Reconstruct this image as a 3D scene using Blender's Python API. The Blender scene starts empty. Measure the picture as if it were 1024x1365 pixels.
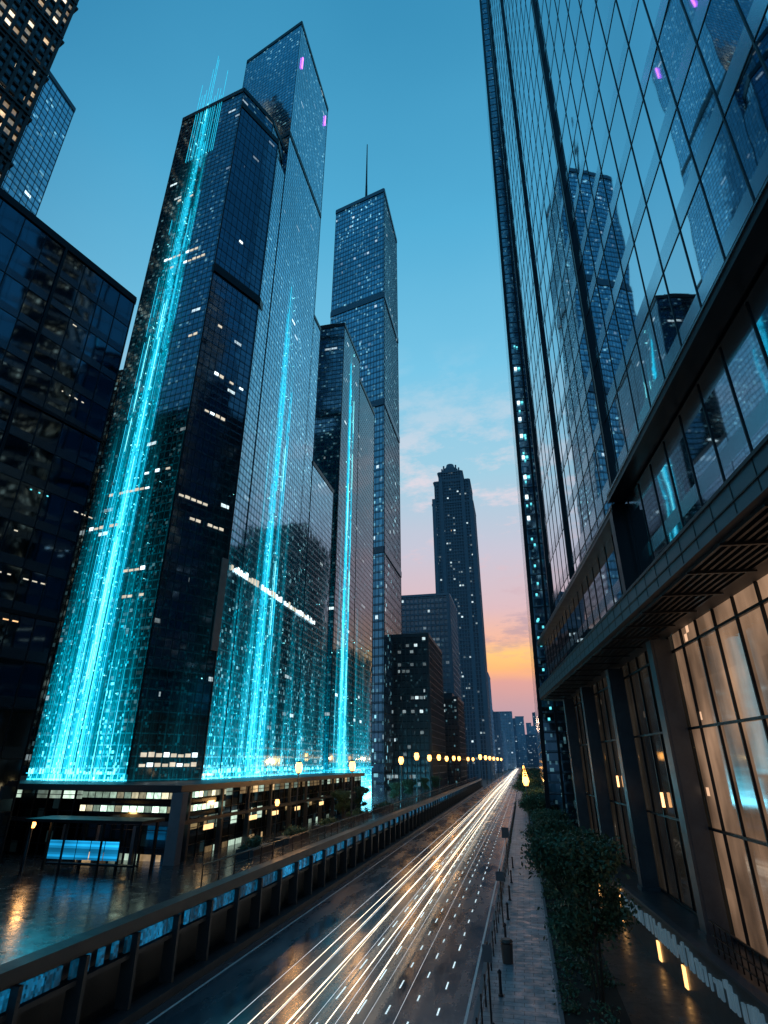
import bpy, math, random
from mathutils import Vector, Matrix
RND = random.Random(11)
scene = bpy.context.scene
COL = scene.collection

def lin(r, g, b):
    def f(c):
        c /= 255.0
        return c/12.92 if c <= 0.04045 else ((c+0.055)/1.055)**2.4
    return (f(r), f(g), f(b), 1.0)

# ------------------------------------------------------------------ nodes
class NT:
    def __init__(s, nt):
        s.nt = nt
    def n(s, t):
        return s.nt.nodes.new(t)
    def put(s, sock, val):
        if isinstance(val, bpy.types.NodeSocket):
            s.nt.links.new(val, sock)
        else:
            try:
                sock.default_value = val
            except Exception:
                sock.default_value = (val, val, val)
    def m(s, op, a, b=0.0, c=0.0, clamp=False):
        x = s.n('ShaderNodeMath'); x.operation = op; x.use_clamp = clamp
        s.put(x.inputs[0], a); s.put(x.inputs[1], b); s.put(x.inputs[2], c)
        return x.outputs[0]
    def vm(s, op, a, b=(0, 0, 0)):
        x = s.n('ShaderNodeVectorMath'); x.operation = op
        s.put(x.inputs[0], a); s.put(x.inputs[1], b)
        return x.outputs[0]
    def sc(s, a, f):
        x = s.n('ShaderNodeVectorMath'); x.operation = 'SCALE'
        s.put(x.inputs[0], a); s.put(x.inputs[3], f)
        return x.outputs[0]
    def comb(s, a, b, c=0.0):
        x = s.n('ShaderNodeCombineXYZ')
        s.put(x.inputs[0], a); s.put(x.inputs[1], b); s.put(x.inputs[2], c)
        return x.outputs[0]
    def sep(s, a):
        x = s.n('ShaderNodeSeparateXYZ'); s.put(x.inputs[0], a)
        return x.outputs
    def wn(s, vec):
        x = s.n('ShaderNodeTexWhiteNoise'); x.noise_dimensions = '3D'
        s.put(x.inputs['Vector'], vec)
        return x.outputs['Value'], x.outputs['Color']
    def noise(s, vec, scale=1.0, detail=2.0, rough=0.5):
        x = s.n('ShaderNodeTexNoise')
        s.put(x.inputs['Vector'], vec); s.put(x.inputs['Scale'], scale)
        s.put(x.inputs['Detail'], detail); s.put(x.inputs['Roughness'], rough)
        return x.outputs['Fac'], x.outputs['Color']
    def ramp(s, fac, stops):
        x = s.n('ShaderNodeValToRGB'); e = x.color_ramp.elements
        while len(e) < len(stops):
            e.new(0.5)
        for i, (p, c) in enumerate(stops):
            e[i].position = p; e[i].color = c
        s.put(x.inputs[0], fac)
        return x.outputs[0]
    def mix(s, f, a, b):
        x = s.n('ShaderNodeMix'); x.data_type = 'RGBA'
        s.put(x.inputs[0], f); s.put(x.inputs[6], a); s.put(x.inputs[7], b)
        return x.outputs[2]

def newmat(name):
    m = bpy.data.materials.new(name); m.use_nodes = True
    nt = m.node_tree; nt.nodes.clear()
    T = NT(nt)
    out = T.n('ShaderNodeOutputMaterial')
    b = T.n('ShaderNodeBsdfPrincipled')
    nt.links.new(b.outputs[0], out.inputs[0])
    return m, T, b

MC = {}
def simple(name, col, rough=0.6, metal=0.0, var=0.25, scale=1.5, bump=0.0):
    if name in MC: return MC[name]
    m, T, b = newmat(name)
    co = T.n('ShaderNodeTexCoord').outputs['Object']
    f, _ = T.noise(co, scale, 5, 0.6)
    f2, _ = T.noise(co, scale*9, 3, 0.6)
    k = T.m('ADD', T.m('MULTIPLY', f, 0.7), T.m('MULTIPLY', f2, 0.3))
    k = T.m('ADD', T.m('MULTIPLY', T.m('SUBTRACT', k, 0.5), 2*var*1.6), 1.0)
    T.put(b.inputs['Base Color'], T.sc(tuple(col[:3]), k))
    T.put(b.inputs['Roughness'], T.m('ADD', T.m('MULTIPLY', T.m('SUBTRACT', f, 0.5), 0.3), rough, clamp=True))
    b.inputs['Metallic'].default_value = metal
    if bump > 0:
        bn = T.n('ShaderNodeBump'); bn.inputs['Strength'].default_value = bump
        bn.inputs['Distance'].default_value = 0.02
        T.put(bn.inputs['Height'], f2); T.put(b.inputs['Normal'], bn.outputs[0])
    MC[name] = m
    return m

def emis(name, col, strength, base=(0.02, 0.02, 0.02), sample=True):
    if name in MC: return MC[name]
    m, T, b = newmat(name)
    co = T.n('ShaderNodeTexCoord').outputs['Object']
    f, _ = T.noise(co, 1.3, 2)
    b.inputs['Base Color'].default_value = (*base, 1)
    T.put(b.inputs['Emission Color'], tuple(col[:3])+(1,))
    T.put(b.inputs['Emission Strength'], T.m('MULTIPLY', T.m('ADD', f, 0.5), strength))
    if not sample:
        m.cycles.emission_sampling = 'NONE'
    MC[name] = m
    return m

CY = (0.0, 0.53, 0.76)
def facade(name, tint, cw=0.75, ch=0.95, metal=1.0, rough=0.07, wob=0.012, prob=0.04, lw=1.5,
           litstr=1.6, warm=(1.0, 0.62, 0.3), cool=(0.75, 0.95, 1.0), coolmix=0.6, beams=(), glow=None,
           faint=0.05, seed=0.0, spand=0.45, cvar=0.22):
    m, T, b = newmat(name)
    uv = T.sep(T.n('ShaderNodeUVMap').outputs[0]); u, v = uv[0], uv[1]
    cu = T.m('DIVIDE', u, cw); cv = T.m('DIVIDE', v, ch)
    ix = T.m('FLOOR', cu); iz = T.m('FLOOR', cv)
    fx = T.m('FRACT', cu); fz = T.m('FRACT', cv)
    val, colr = T.wn(T.comb(ix, iz, seed))
    sp = T.m('LESS_THAN', fz, 0.24)
    big, _ = T.noise(T.comb(T.m('MULTIPLY', u, 0.05), T.m('MULTIPLY', v, 0.035), seed), 1.0, 3)
    k = T.m('MULTIPLY', T.m('ADD', T.m('MULTIPLY', val, cvar), 1.0-cvar*0.5), T.m('SUBTRACT', 1.0, T.m('MULTIPLY', sp, spand)))
    k = T.m('MULTIPLY', k, T.m('ADD', T.m('MULTIPLY', big, 0.8), 0.6))
    T.put(b.inputs['Base Color'], T.sc(tuple(tint), k))
    b.inputs['Metallic'].default_value = metal
    T.put(b.inputs['Roughness'], T.m('ADD', T.m('MULTIPLY', sp, 0.15), rough))
    geo = T.n('ShaderNodeNewGeometry')
    _, nc = T.noise(T.comb(u, v, seed), 0.35, 2)
    nn = T.vm('ADD', geo.outputs['Normal'], T.sc(T.vm('SUBTRACT', colr, (0.5, 0.5, 0.5)), wob))
    nn = T.vm('ADD', nn, T.sc(T.vm('SUBTRACT', nc, (0.5, 0.5, 0.5)), wob*1.5))
    T.put(b.inputs['Normal'], T.vm('NORMALIZE', nn))
    E = None
    if prob > 0:
        lu = T.m('DIVIDE', u, lw); lx = T.m('FLOOR', lu); lf = T.m('FRACT', lu)
        lv, lc = T.wn(T.comb(lx, iz, seed+5.3))
        cl, _ = T.noise(T.comb(T.m('MULTIPLY', u, 0.09), T.m('MULTIPLY', iz, 0.77), seed), 1.0, 1)
        cl = T.m('POWER', T.m('MULTIPLY', cl, 1.75), 6.0)
        mask = T.m('LESS_THAN', lv, T.m('MULTIPLY', cl, prob))
        mask = T.m('MULTIPLY', mask, T.m('GREATER_THAN', fz, 0.38))
        mask = T.m('MULTIPLY', mask, T.m('LESS_THAN', fz, 0.82))
        mask = T.m('MULTIPLY', mask, T.m('GREATER_THAN', lf, 0.12))
        lcs = T.sep(lc)
        mask = T.m('MULTIPLY', mask, T.m('ADD', T.m('MULTIPLY', T.m('POWER', lcs[1], 3.0), litstr), litstr*0.12))
        inn, _ = T.noise(T.comb(T.m('MULTIPLY', u, 3.0/cw), T.m('MULTIPLY', v, 3.0/ch), seed), 1.0, 2)
        mask = T.m('MULTIPLY', mask, T.m('ADD', T.m('MULTIPLY', inn, 1.6), 0.1))
        lcol = T.mix(T.m('LESS_THAN', lcs[0], coolmix), (*warm, 1), (*cool, 1))
        E = T.sc(lcol, mask)
    if faint > 0:
        sx_, sc2 = T.wn(T.comb(T.m('FLOOR', T.m('DIVIDE', u, cw*0.5)), T.m('FLOOR', T.m('DIVIDE', v, ch*0.34)), seed+9.1))
        fa = T.m('MULTIPLY', T.m('POWER', sx_, 34.0), faint)
        F_ = T.sc((0.35, 0.85, 1.0), T.m('MULTIPLY', fa, T.m('MULTIPLY', T.m('POWER', T.m('MULTIPLY', big, 1.7), 3.0), 0.9)))
        E = F_ if E is None else T.vm('ADD', E, F_)
    if beams or glow:  # halo around the LED beams and base glow, painted into the glass emission
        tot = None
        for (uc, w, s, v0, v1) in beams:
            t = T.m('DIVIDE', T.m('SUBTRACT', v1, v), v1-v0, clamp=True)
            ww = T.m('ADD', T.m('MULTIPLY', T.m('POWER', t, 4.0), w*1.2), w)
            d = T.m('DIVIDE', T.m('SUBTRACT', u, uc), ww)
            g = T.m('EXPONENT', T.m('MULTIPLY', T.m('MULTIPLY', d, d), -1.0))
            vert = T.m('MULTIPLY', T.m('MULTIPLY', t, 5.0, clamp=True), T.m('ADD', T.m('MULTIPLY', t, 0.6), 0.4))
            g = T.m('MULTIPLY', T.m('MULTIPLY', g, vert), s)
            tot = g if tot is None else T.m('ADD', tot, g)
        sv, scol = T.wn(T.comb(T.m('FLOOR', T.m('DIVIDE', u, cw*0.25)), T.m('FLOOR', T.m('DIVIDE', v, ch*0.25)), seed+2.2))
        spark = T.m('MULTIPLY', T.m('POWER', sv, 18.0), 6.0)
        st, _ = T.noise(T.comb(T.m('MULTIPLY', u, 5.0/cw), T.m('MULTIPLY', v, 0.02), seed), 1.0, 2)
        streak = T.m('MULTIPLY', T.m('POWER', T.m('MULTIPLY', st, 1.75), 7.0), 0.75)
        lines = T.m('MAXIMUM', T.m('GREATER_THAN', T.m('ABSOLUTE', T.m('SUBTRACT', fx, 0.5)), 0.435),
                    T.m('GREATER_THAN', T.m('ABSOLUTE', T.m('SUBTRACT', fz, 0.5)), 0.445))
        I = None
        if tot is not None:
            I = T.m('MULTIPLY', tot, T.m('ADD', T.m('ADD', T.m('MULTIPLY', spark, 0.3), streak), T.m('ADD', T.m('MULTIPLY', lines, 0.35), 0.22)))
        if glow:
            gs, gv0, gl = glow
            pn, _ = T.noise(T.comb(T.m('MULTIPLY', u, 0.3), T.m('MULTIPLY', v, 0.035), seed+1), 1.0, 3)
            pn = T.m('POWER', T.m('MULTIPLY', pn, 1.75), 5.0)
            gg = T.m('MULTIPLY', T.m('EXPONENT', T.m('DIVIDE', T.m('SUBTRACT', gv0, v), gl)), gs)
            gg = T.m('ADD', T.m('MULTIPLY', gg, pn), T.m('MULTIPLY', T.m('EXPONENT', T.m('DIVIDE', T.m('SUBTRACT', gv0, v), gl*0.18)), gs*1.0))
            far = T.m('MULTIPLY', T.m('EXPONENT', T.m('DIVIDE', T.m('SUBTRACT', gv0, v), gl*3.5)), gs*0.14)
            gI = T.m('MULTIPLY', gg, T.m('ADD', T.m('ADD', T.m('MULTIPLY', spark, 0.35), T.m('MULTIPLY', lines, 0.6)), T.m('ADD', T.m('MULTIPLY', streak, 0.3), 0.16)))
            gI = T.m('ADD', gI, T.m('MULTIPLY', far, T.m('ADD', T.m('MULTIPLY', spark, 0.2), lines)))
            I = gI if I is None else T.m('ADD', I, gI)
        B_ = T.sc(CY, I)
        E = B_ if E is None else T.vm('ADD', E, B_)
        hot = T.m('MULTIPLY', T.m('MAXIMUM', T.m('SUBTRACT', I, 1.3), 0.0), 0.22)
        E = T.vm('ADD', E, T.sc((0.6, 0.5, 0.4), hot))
    if E is not None:
        T.put(b.inputs['Emission Color'], E)
        b.inputs['Emission Strength'].default_value = 1.0
        m.cycles.emission_sampling = 'NONE'
    return m

# ------------------------------------------------------------------ mesh builder
class MB:
    def __init__(s):
        s.v = []; s.f = []; s.uv = []; s.mi = []
    def face(s, pts, mi=0, uv=None):
        i0 = len(s.v)
        s.v += [tuple(p) for p in pts]
        s.f.append(tuple(range(i0, i0+len(pts))))
        s.uv += (uv if uv else [(p[0], p[1]) for p in pts])
        s.mi.append(mi)
    def hexa(s, a, mi=0):
        c = [Vector(p) for p in a]
        for q in ((3, 2, 1, 0), (4, 5, 6, 7), (0, 1, 5, 4), (1, 2, 6, 5), (2, 3, 7, 6), (3, 0, 4, 7)):
            P = [c[i] for i in q]
            nrm = (P[1]-P[0]).cross(P[2]-P[0])
            ax = max(range(3), key=lambda i: abs(nrm[i]))
            if ax == 0: uv = [(p.y, p.z) for p in P]
            elif ax == 1: uv = [(p.x, p.z) for p in P]
            else: uv = [(p.x, p.y) for p in P]
            s.face(P, mi, uv)
    def box(s, x0, x1, y0, y1, z0, z1, mi=0):
        s.hexa([(x0, y0, z0), (x1, y0, z0), (x1, y1, z0), (x0, y1, z0),
                (x0, y0, z1), (x1, y0, z1), (x1, y1, z1), (x0, y1, z1)], mi)
    def obox(s, o, d, n, a0, a1, b0, b1, z0, z1, mi=0):
        def P(a, b, z): return (o[0]+d[0]*a+n[0]*b, o[1]+d[1]*a+n[1]*b, z)
        A = [P(a0, b0, z0), P(a1, b0, z0), P(a1, b1, z0), P(a0, b1, z0)]
        B = [P(a0, b0, z1), P(a1, b0, z1), P(a1, b1, z1), P(a0, b1, z1)]
        if d[0]*n[1]-d[1]*n[0] < 0:
            A.reverse(); B.reverse()
        s.hexa(A+B, mi)
    def tube(s, p0, p1, r0, r1, seg=8, mi=0, caps=True):
        p0 = Vector(p0); p1 = Vector(p1); ax = (p1-p0).normalized()
        t = Vector((1, 0, 0)) if abs(ax.x) < 0.8 else Vector((0, 1, 0))
        e1 = ax.cross(t).normalized(); e2 = ax.cross(e1)
        r = []
        for k in range(seg):
            a = 2*math.pi*k/seg
            dd = e1*math.cos(a)+e2*math.sin(a)
            r.append((p0+dd*r0, p1+dd*r1))
        for k in range(seg):
            a, b = r[k], r[(k+1) % seg]
            s.face([a[0], b[0], b[1], a[1]][::-1], mi)
        if caps:
            s.face([q[1] for q in r][::-1], mi); s.face([q[0] for q in r], mi)
    def prism(s, pts, z0, z1, wall=0, roof=1, walls=None, top=None):
        A = sum(pts[i][0]*pts[(i+1) % len(pts)][1]-pts[(i+1) % len(pts)][0]*pts[i][1] for i in range(len(pts)))
        if A < 0: pts = pts[::-1]
        tp = top if top else pts
        n = len(pts)
        for i in range(n):
            p, q = pts[i], pts[(i+1) % n]; pt, qt = tp[i], tp[(i+1) % n]
            ax = 0 if abs(q[0]-p[0]) > abs(q[1]-p[1]) else 1
            s.face([(p[0], p[1], z0), (q[0], q[1], z0), (qt[0], qt[1], z1), (pt[0], pt[1], z1)], wall,
                   [(p[ax], z0), (q[ax], z0), (q[ax], z1), (p[ax], z1)])
        s.face([(p[0], p[1], z1) for p in tp], roof)
    def bars(s, pts, z0, z1, cw, ch, t=0.05, d=0.07, mi=0, hz=True):
        A = sum(pts[i][0]*pts[(i+1) % len(pts)][1]-pts[(i+1) % len(pts)][0]*pts[i][1] for i in range(len(pts)))
        if A < 0: pts = pts[::-1]
        n = len(pts)
        for i in range(n):
            p, q = pts[i], pts[(i+1) % n]
            L = math.hypot(q[0]-p[0], q[1]-p[1])
            dd = ((q[0]-p[0])/L, (q[1]-p[1])/L); nn = (dd[1], -dd[0])
            mx, my = (p[0]+q[0])/2, (p[1]+q[1])/2
            if nn[0]*(0-mx)+nn[1]*(0-my) < 0: continue
            ax = 0 if abs(q[0]-p[0]) > abs(q[1]-p[1]) else 1
            a0, a1 = p[ax], q[ax]
            lo, hi = min(a0, a1), max(a0, a1)
            k = math.ceil(lo/cw)
            while k*cw <= hi:
                a = (k*cw-a0)/(a1-a0)*L
                s.obox(p, dd, nn, max(a-t/2, 0), min(a+t/2, L), 0.0, d, z0, z1, mi)
                k += 1
            s.obox(p, dd, nn, -0.02, t, 0.0, d+0.03, z0, z1, mi)
            s.obox(p, dd, nn, L-t, L+0.02, 0.0, d+0.03, z0, z1, mi)
            if hz:
                k = math.ceil(z0/ch)
                while k*ch <= z1:
                    s.obox(p, dd, nn, 0, L, 0.0, d-0.012, k*ch-t/2, k*ch+t/2, mi)
                    k += 1
    def obj(s, name, mats, parent=None, smooth=False):
        me = bpy.data.meshes.new(name)
        me.from_pydata(s.v, [], s.f)
        for m in mats: me.materials.append(m)
        me.polygons.foreach_set('material_index', s.mi)
        if smooth: me.polygons.foreach_set('use_smooth', [True]*len(s.f))
        l = me.uv_layers.new(name='UVMap')
        l.data.foreach_set('uv', [c for p in s.uv for c in p])
        me.update()
        o = bpy.data.objects.new(name, me); COL.objects.link(o)
        if parent: put(o, parent)
        return o

def group(name, loc=(0, 0, 0)):
    e = bpy.data.objects.new(name, None); e.location = loc; e.empty_display_size = 0.5
    COL.objects.link(e)
    return e
def put(o, parent):
    o.parent = parent
    o.matrix_parent_inverse = Matrix.Translation(-Vector(parent.location))

# ------------------------------------------------------------------ world
w = bpy.data.worlds.new("World"); scene.world = w; w.use_nodes = True
nt = w.node_tree; nt.nodes.clear(); T = NT(nt)
dirv = T.vm('NORMALIZE', T.n('ShaderNodeTexCoord').outputs['Generated'])
dx, dy, dz = T.sep(dirv)[:3]
hl = T.m('SQRT', T.m('ADD', T.m('MULTIPLY', dx, dx), T.m('MULTIPLY', dy, dy)))
SA = math.radians(-3.0)
ca = T.m('DIVIDE', T.m('ADD', T.m('MULTIPLY', dx, math.sin(SA)), T.m('MULTIPLY', dy, math.cos(SA))), T.m('MAXIMUM', hl, 0.001))
def sstep(x):
    return T.m('MULTIPLY', T.m('MULTIPLY', x, x), T.m('SUBTRACT', 3.0, T.m('MULTIPLY', x, 2.0)))
fw = sstep(T.m('DIVIDE', T.m('SUBTRACT', ca, 0.25), 0.68, clamp=True))
fn = sstep(T.m('DIVIDE', T.m('SUBTRACT', ca, 0.84), 0.13, clamp=True))
hz_ = sstep(T.m('DIVIDE', T.m('SUBTRACT', dz, 0.22), 0.30, clamp=True))
f = T.m('ADD', T.m('MULTIPLY', fn, T.m('SUBTRACT', 1.0, hz_)), T.m('MULTIPLY', fw, hz_))
wv, _ = T.noise(T.vm('MULTIPLY', dirv, (2.0, 2.0, 5.0)), 1.3, 3)
ez = T.m('ADD', dz, T.m('MULTIPLY', T.m('SUBTRACT', wv, 0.5), 0.06))
warm = T.ramp(ez, [(0.0, lin(126, 126, 152)), (0.07, lin(176, 146, 162)), (0.115, lin(212, 154, 150)), (0.14, lin(253, 180, 118)), (0.165, lin(255, 198, 122)),
                   (0.19, lin(238, 180, 154)), (0.25, lin(214, 182, 188)), (0.34, lin(194, 192, 208)), (0.46, lin(156, 200, 220)), (0.62, lin(116, 192, 224)),
                   (0.79, lin(80, 168, 208)), (0.94, lin(50, 134, 176))])
cold = T.ramp(ez, [(0.0, lin(62, 86, 108)), (0.2, lin(72, 114, 142)), (0.45, lin(64, 126, 160)), (0.7, lin(46, 122, 166)), (0.95, lin(34, 114, 158))])
skyc = T.mix(f, cold, warm)
inv = T.m('DIVIDE', 1.0, T.m('ADD', T.m('MAXIMUM', dz, 0.0), 0.22))
cp = T.comb(T.m('MULTIPLY', dx, inv), T.m('MULTIPLY', T.m('MULTIPLY', dy, inv), 1.5), 5.1)
c1, _ = T.noise(cp, 7.0, 9, 0.66)
c2, _ = T.noise(cp, 2.2, 2)
cm = T.m('MULTIPLY', T.m('SUBTRACT', T.m('ADD', T.m('MULTIPLY', c1, 0.9), T.m('MULTIPLY', c2, 0.4)), 0.64), 6.5, clamp=True)
band = T.m('MULTIPLY', T.m('MULTIPLY', T.m('SUBTRACT', dz, 0.12), 10.0, clamp=True), T.m('MULTIPLY', T.m('SUBTRACT', 0.66, dz), 5.5, clamp=True))
cm = T.m('MULTIPLY', T.m('MULTIPLY', cm, band), 0.75)
ccol = T.ramp(dz, [(0.1, lin(150, 128, 146)), (0.20, lin(168, 146, 162)), (0.30, lin(214, 180, 188)), (0.42, lin(234, 212, 218)), (0.7, lin(170, 212, 228))])
ccol = T.mix(f, lin(76, 122, 152), ccol)
skyc = T.mix(cm, skyc, ccol)
sky = T.n('ShaderNodeTexSky'); sky.sky_type = 'NISHITA'; sky.sun_disc = False
sky.sun_elevation = math.radians(2.0); sky.sun_rotation = math.radians(2.0)
bg = T.n('ShaderNodeBackground'); T.put(bg.inputs[0], skyc); bg.inputs[1].default_value = 1.08
bg2 = T.n('ShaderNodeBackground'); T.put(bg2.inputs[0], sky.outputs[0]); bg2.inputs[1].default_value = 0.004
ad = T.n('ShaderNodeAddShader'); nt.links.new(bg.outputs[0], ad.inputs[0]); nt.links.new(bg2.outputs[0], ad.inputs[1])
wo = T.n('ShaderNodeOutputWorld'); nt.links.new(ad.outputs[0], wo.inputs[0])

sd = bpy.data.lights.new('sun', 'SUN'); sd.energy = 0.12; sd.angle = math.radians(3); sd.color = (1, 0.65, 0.45)
so = bpy.data.objects.new('sun', sd); COL.objects.link(so)
so.rotation_euler = (math.radians(-87), 0, math.radians(-2)); so.location = (0, 0, 60)

# ------------------------------------------------------------------ camera
cd = bpy.data.cameras.new('camera'); cam = bpy.data.objects.new('camera', cd); COL.objects.link(cam)
cd.sensor_fit = 'VERTICAL'; cd.sensor_height = 36; cd.lens = 19.57; cd.clip_end = 6000; cd.clip_start = 0.1
cam.location = (0, 0, 10); cam.rotation_euler = (math.radians(90+24.18), 0, math.radians(12.8))
scene.camera = cam
scene.view_settings.view_transform = 'Standard'; scene.view_settings.look = 'None'; scene.view_settings.exposure = 0

# ------------------------------------------------------------------ common materials
M_mull = simple('mullion_metal', (0.05, 0.075, 0.10), 0.35, 0.7)
M_mull_d = simple('mullion_dark', (0.012, 0.018, 0.024), 0.4, 0.5)
M_roof = simple('roof_dark', (0.03, 0.035, 0.04), 0.8)
M_conc = simple('concrete', (0.16, 0.175, 0.19), 0.7, bump=0.3)
M_concd = simple('concrete_dark', (0.035, 0.047, 0.055), 0.45, bump=0.3)
M_black = simple('black_metal', (0.015, 0.016, 0.018), 0.4, 0.6)
M_led = emis('led_cyan', (0.02, 0.60, 0.88), 1.4, sample=False)
M_led2 = emis('led_cyan_hot', (0.25, 0.95, 1.0), 2.2, sample=False)
M_white = emis('window_white', (0.8, 0.97, 1.0), 2.0, sample=False)
M_soft = emis('window_soft_white', (1.0, 0.88, 0.68), 0.75, sample=False)
M_teal = emis('window_teal', (0.15, 0.85, 0.95), 1.3, sample=False)
M_purp = emis('led_purple', (0.55, 0.15, 1.0), 3.0, sample=False)
M_orange = emis('lamp_orange', (1.0, 0.43, 0.09), 8.0, sample=False)

# ------------------------------------------------------------------ ground, road
def asphalt():
    m, T, b = newmat('wet_asphalt')
    co = T.n('ShaderNodeTexCoord').outputs['Object']
    st = T.vm('MULTIPLY', co, (1.0, 0.22, 1.0))
    a, _ = T.noise(st, 0.55, 5, 0.6); g, _ = T.noise(co, 40, 2); c, _ = T.noise(co, 2.5, 5)
    k = T.m('ADD', T.m('MULTIPLY', a, 0.9), T.m('MULTIPLY', g, 0.6))
    T.put(b.inputs['Base Color'], T.sc((0.062, 0.112, 0.142), k))
    r = T.m('ADD', T.m('MULTIPLY', T.m('SUBTRACT', a, 0.40), 0.9), T.m('ADD', T.m('MULTIPLY', c, 0.12), 0.10), clamp=True)
    T.put(b.inputs['Roughness'], T.m('MAXIMUM', r, 0.08))
    b.inputs['Specular IOR Level'].default_value = 0.75
    bn = T.n('ShaderNodeBump'); bn.inputs['Strength'].default_value = 0.12; bn.inputs['Distance'].default_value = 0.01
    T.put(bn.inputs['Height'], T.m('ADD', g, T.m('MULTIPLY', c, 1.5))); T.put(b.inputs['Normal'], bn.outputs[0])
    return m
def tiles(name, col, sx, sy, rough=(0.1, 0.4), mort=0.02, contrast=1.0):
    m, T, b = newmat(name)
    co = T.n('ShaderNodeTexCoord').outputs['Object']
    br = T.n('ShaderNodeTexBrick'); br.inputs['Scale'].default_value = 1.0
    br.inputs['Brick Width'].default_value = sx; br.inputs['Row Height'].default_value = sy
    br.inputs['Mortar Size'].default_value = mort; br.inputs['Color1'].default_value = (1, 1, 1, 1)
    br.inputs['Color2'].default_value = (0.6, 0.6, 0.6, 1); br.inputs['Mortar'].default_value = (0.25, 0.25, 0.25, 1)
    T.put(br.inputs['Vector'], co)
    a, _ = T.noise(co, 0.35, 5, 0.6); g, _ = T.noise(co, 7, 4); g2, _ = T.noise(co, 1.6, 5, 0.65)
    k = T.m('ADD', T.m('MULTIPLY', a, 0.9), T.m('MULTIPLY', g, 0.6))
    T.put(b.inputs['Base Color'], T.vm('MULTIPLY', br.outputs[0], T.sc(col, k)))
    r = T.m('ADD', T.m('MULTIPLY', T.m('SUBTRACT', g2, 0.38), (rough[1]-rough[0])*3.0), T.m('ADD', T.m('MULTIPLY', g, 0.15), rough[0]-0.05), clamp=True)
    T.put(b.inputs['Roughness'], T.m('MAXIMUM', r, 0.05))
    bn = T.n('ShaderNodeBump'); bn.inputs['Strength'].default_value = 0.35*contrast; bn.inputs['Distance'].default_value = 0.012
    T.put(bn.inputs['Height'], T.m('ADD', br.outputs[1], T.m('ADD', T.m('MULTIPLY', g, -0.9), T.m('MULTIPLY', g2, -1.5)))); bn.invert = True
    T.put(b.inputs['Normal'], bn.outputs[0])
    return m
M_asph = asphalt()
b = MB(); b.face([(-3000, -600, 0), (3000, -600, 0), (3000, 5000, 0), (-3000, 5000, 0)])
b.obj('ground', [simple('ground_dark', (0.045, 0.048, 0.05), 0.7, bump=0.2)])
b = MB(); b.face([(-16.9, -30, 0.004), (-3.0, -30, 0.004), (-3.0, 1400, 0.004), (-16.9, 1400, 0.004)])
b.obj('road', [M_asph])
M_paint = simple('road_paint', (0.8, 0.8, 0.78), 0.4, var=0.2, scale=3)
M_dash_glow = emis('lane_dash_glow', (0.7, 0.92, 1.0), 1.0, base=(.6, .6, .6), sample=False)  # lane dashes given a glow of their own, in place of headlamp light
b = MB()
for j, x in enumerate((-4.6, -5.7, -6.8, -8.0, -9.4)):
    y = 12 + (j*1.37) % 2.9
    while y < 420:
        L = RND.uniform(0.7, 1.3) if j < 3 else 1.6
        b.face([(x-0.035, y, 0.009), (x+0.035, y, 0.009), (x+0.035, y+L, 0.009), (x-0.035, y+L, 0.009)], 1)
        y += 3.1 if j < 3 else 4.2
for x in (-3.35, -16.3):
    b.face([(x-0.06, -30, 0.009), (x+0.06, -30, 0.009), (x+0.06, 1000, 0.009), (x-0.06, 1000, 0.009)])
b.obj('lane_markings', [M_paint, M_dash_glow])

M_pave = tiles('paving', (0.46, 0.53, 0.58), 0.9, 0.45, (0.3, 0.6))
b = MB(); b.box(-2.8, 0.55, -20, 500, 0.0, 0.13)
b.obj('sidewalk', [M_pave])
b = MB(); b.box(-3.02, -2.8, -20, 500, 0.0, 0.15)
b.obj('kerb', [M_conc])
b = MB(); b.box(0.55, 0.72, -20, 300, 0, 0.28, 0); b.box(0.72, 3.4, -20, 300, 0, 0.18, 1)
b.obj('planting_bed', [M_conc, simple('soil', (0.03, 0.025, 0.02), 0.9, bump=0.6)])
b = MB(); b.box(3.4, 9.6, -20, 200, 0, 0.12, 0)
b.obj('service_path', [tiles('path_paving', (0.06, 0.06, 0.06), 0.6, 0.6, (0.25, 0.5))])

# ------------------------------------------------------------------ plaza + retaining wall
M_plaza = tiles('plaza_wet_tiles', (0.06, 0.08, 0.09), 1.2, 0.6, (0.10, 0.30), mort=0.02, contrast=1.2)
b = MB(); b.box(-160, -18.0, -40, 262, 3.05, 3.6)
b.obj('plaza', [M_plaza])
g = group('retaining_wall', (-17.6, 20, 0))
b = MB()
b.box(-18.9, -18.7, -20, 260, 0, 3.05)
b.box(-17.95, -17.2, -20, 260, 3.30, 3.70)
b.box(-18.0, -17.55, -20, 260, 3.06, 3.29)
b.box(-17.7, -16.95, -20, 260, 0.0, 0.35)
b.box(-18.1, -17.6, -20, 260, 2.12, 2.3)
y = -19
while y < 258:
    b.box(-18.0, -17.35, y-0.10, y+0.10, 0.355, 3.04)
    y += 3.3
b.obj('wall_body', [M_concd], g)
b = MB(); y = -19
while y < 255:
    n = 7
    wdt = (3.3-0.24)/n
    for k in range(n):
        if RND.random() < 0.92:
            y0 = y+0.12+k*wdt
            b.box(-17.72, -17.62, y0+0.04, y0+wdt-0.04, 2.4, 2.98, 0 if RND.random() < 0.55 else 1)
    y += 3.3
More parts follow.
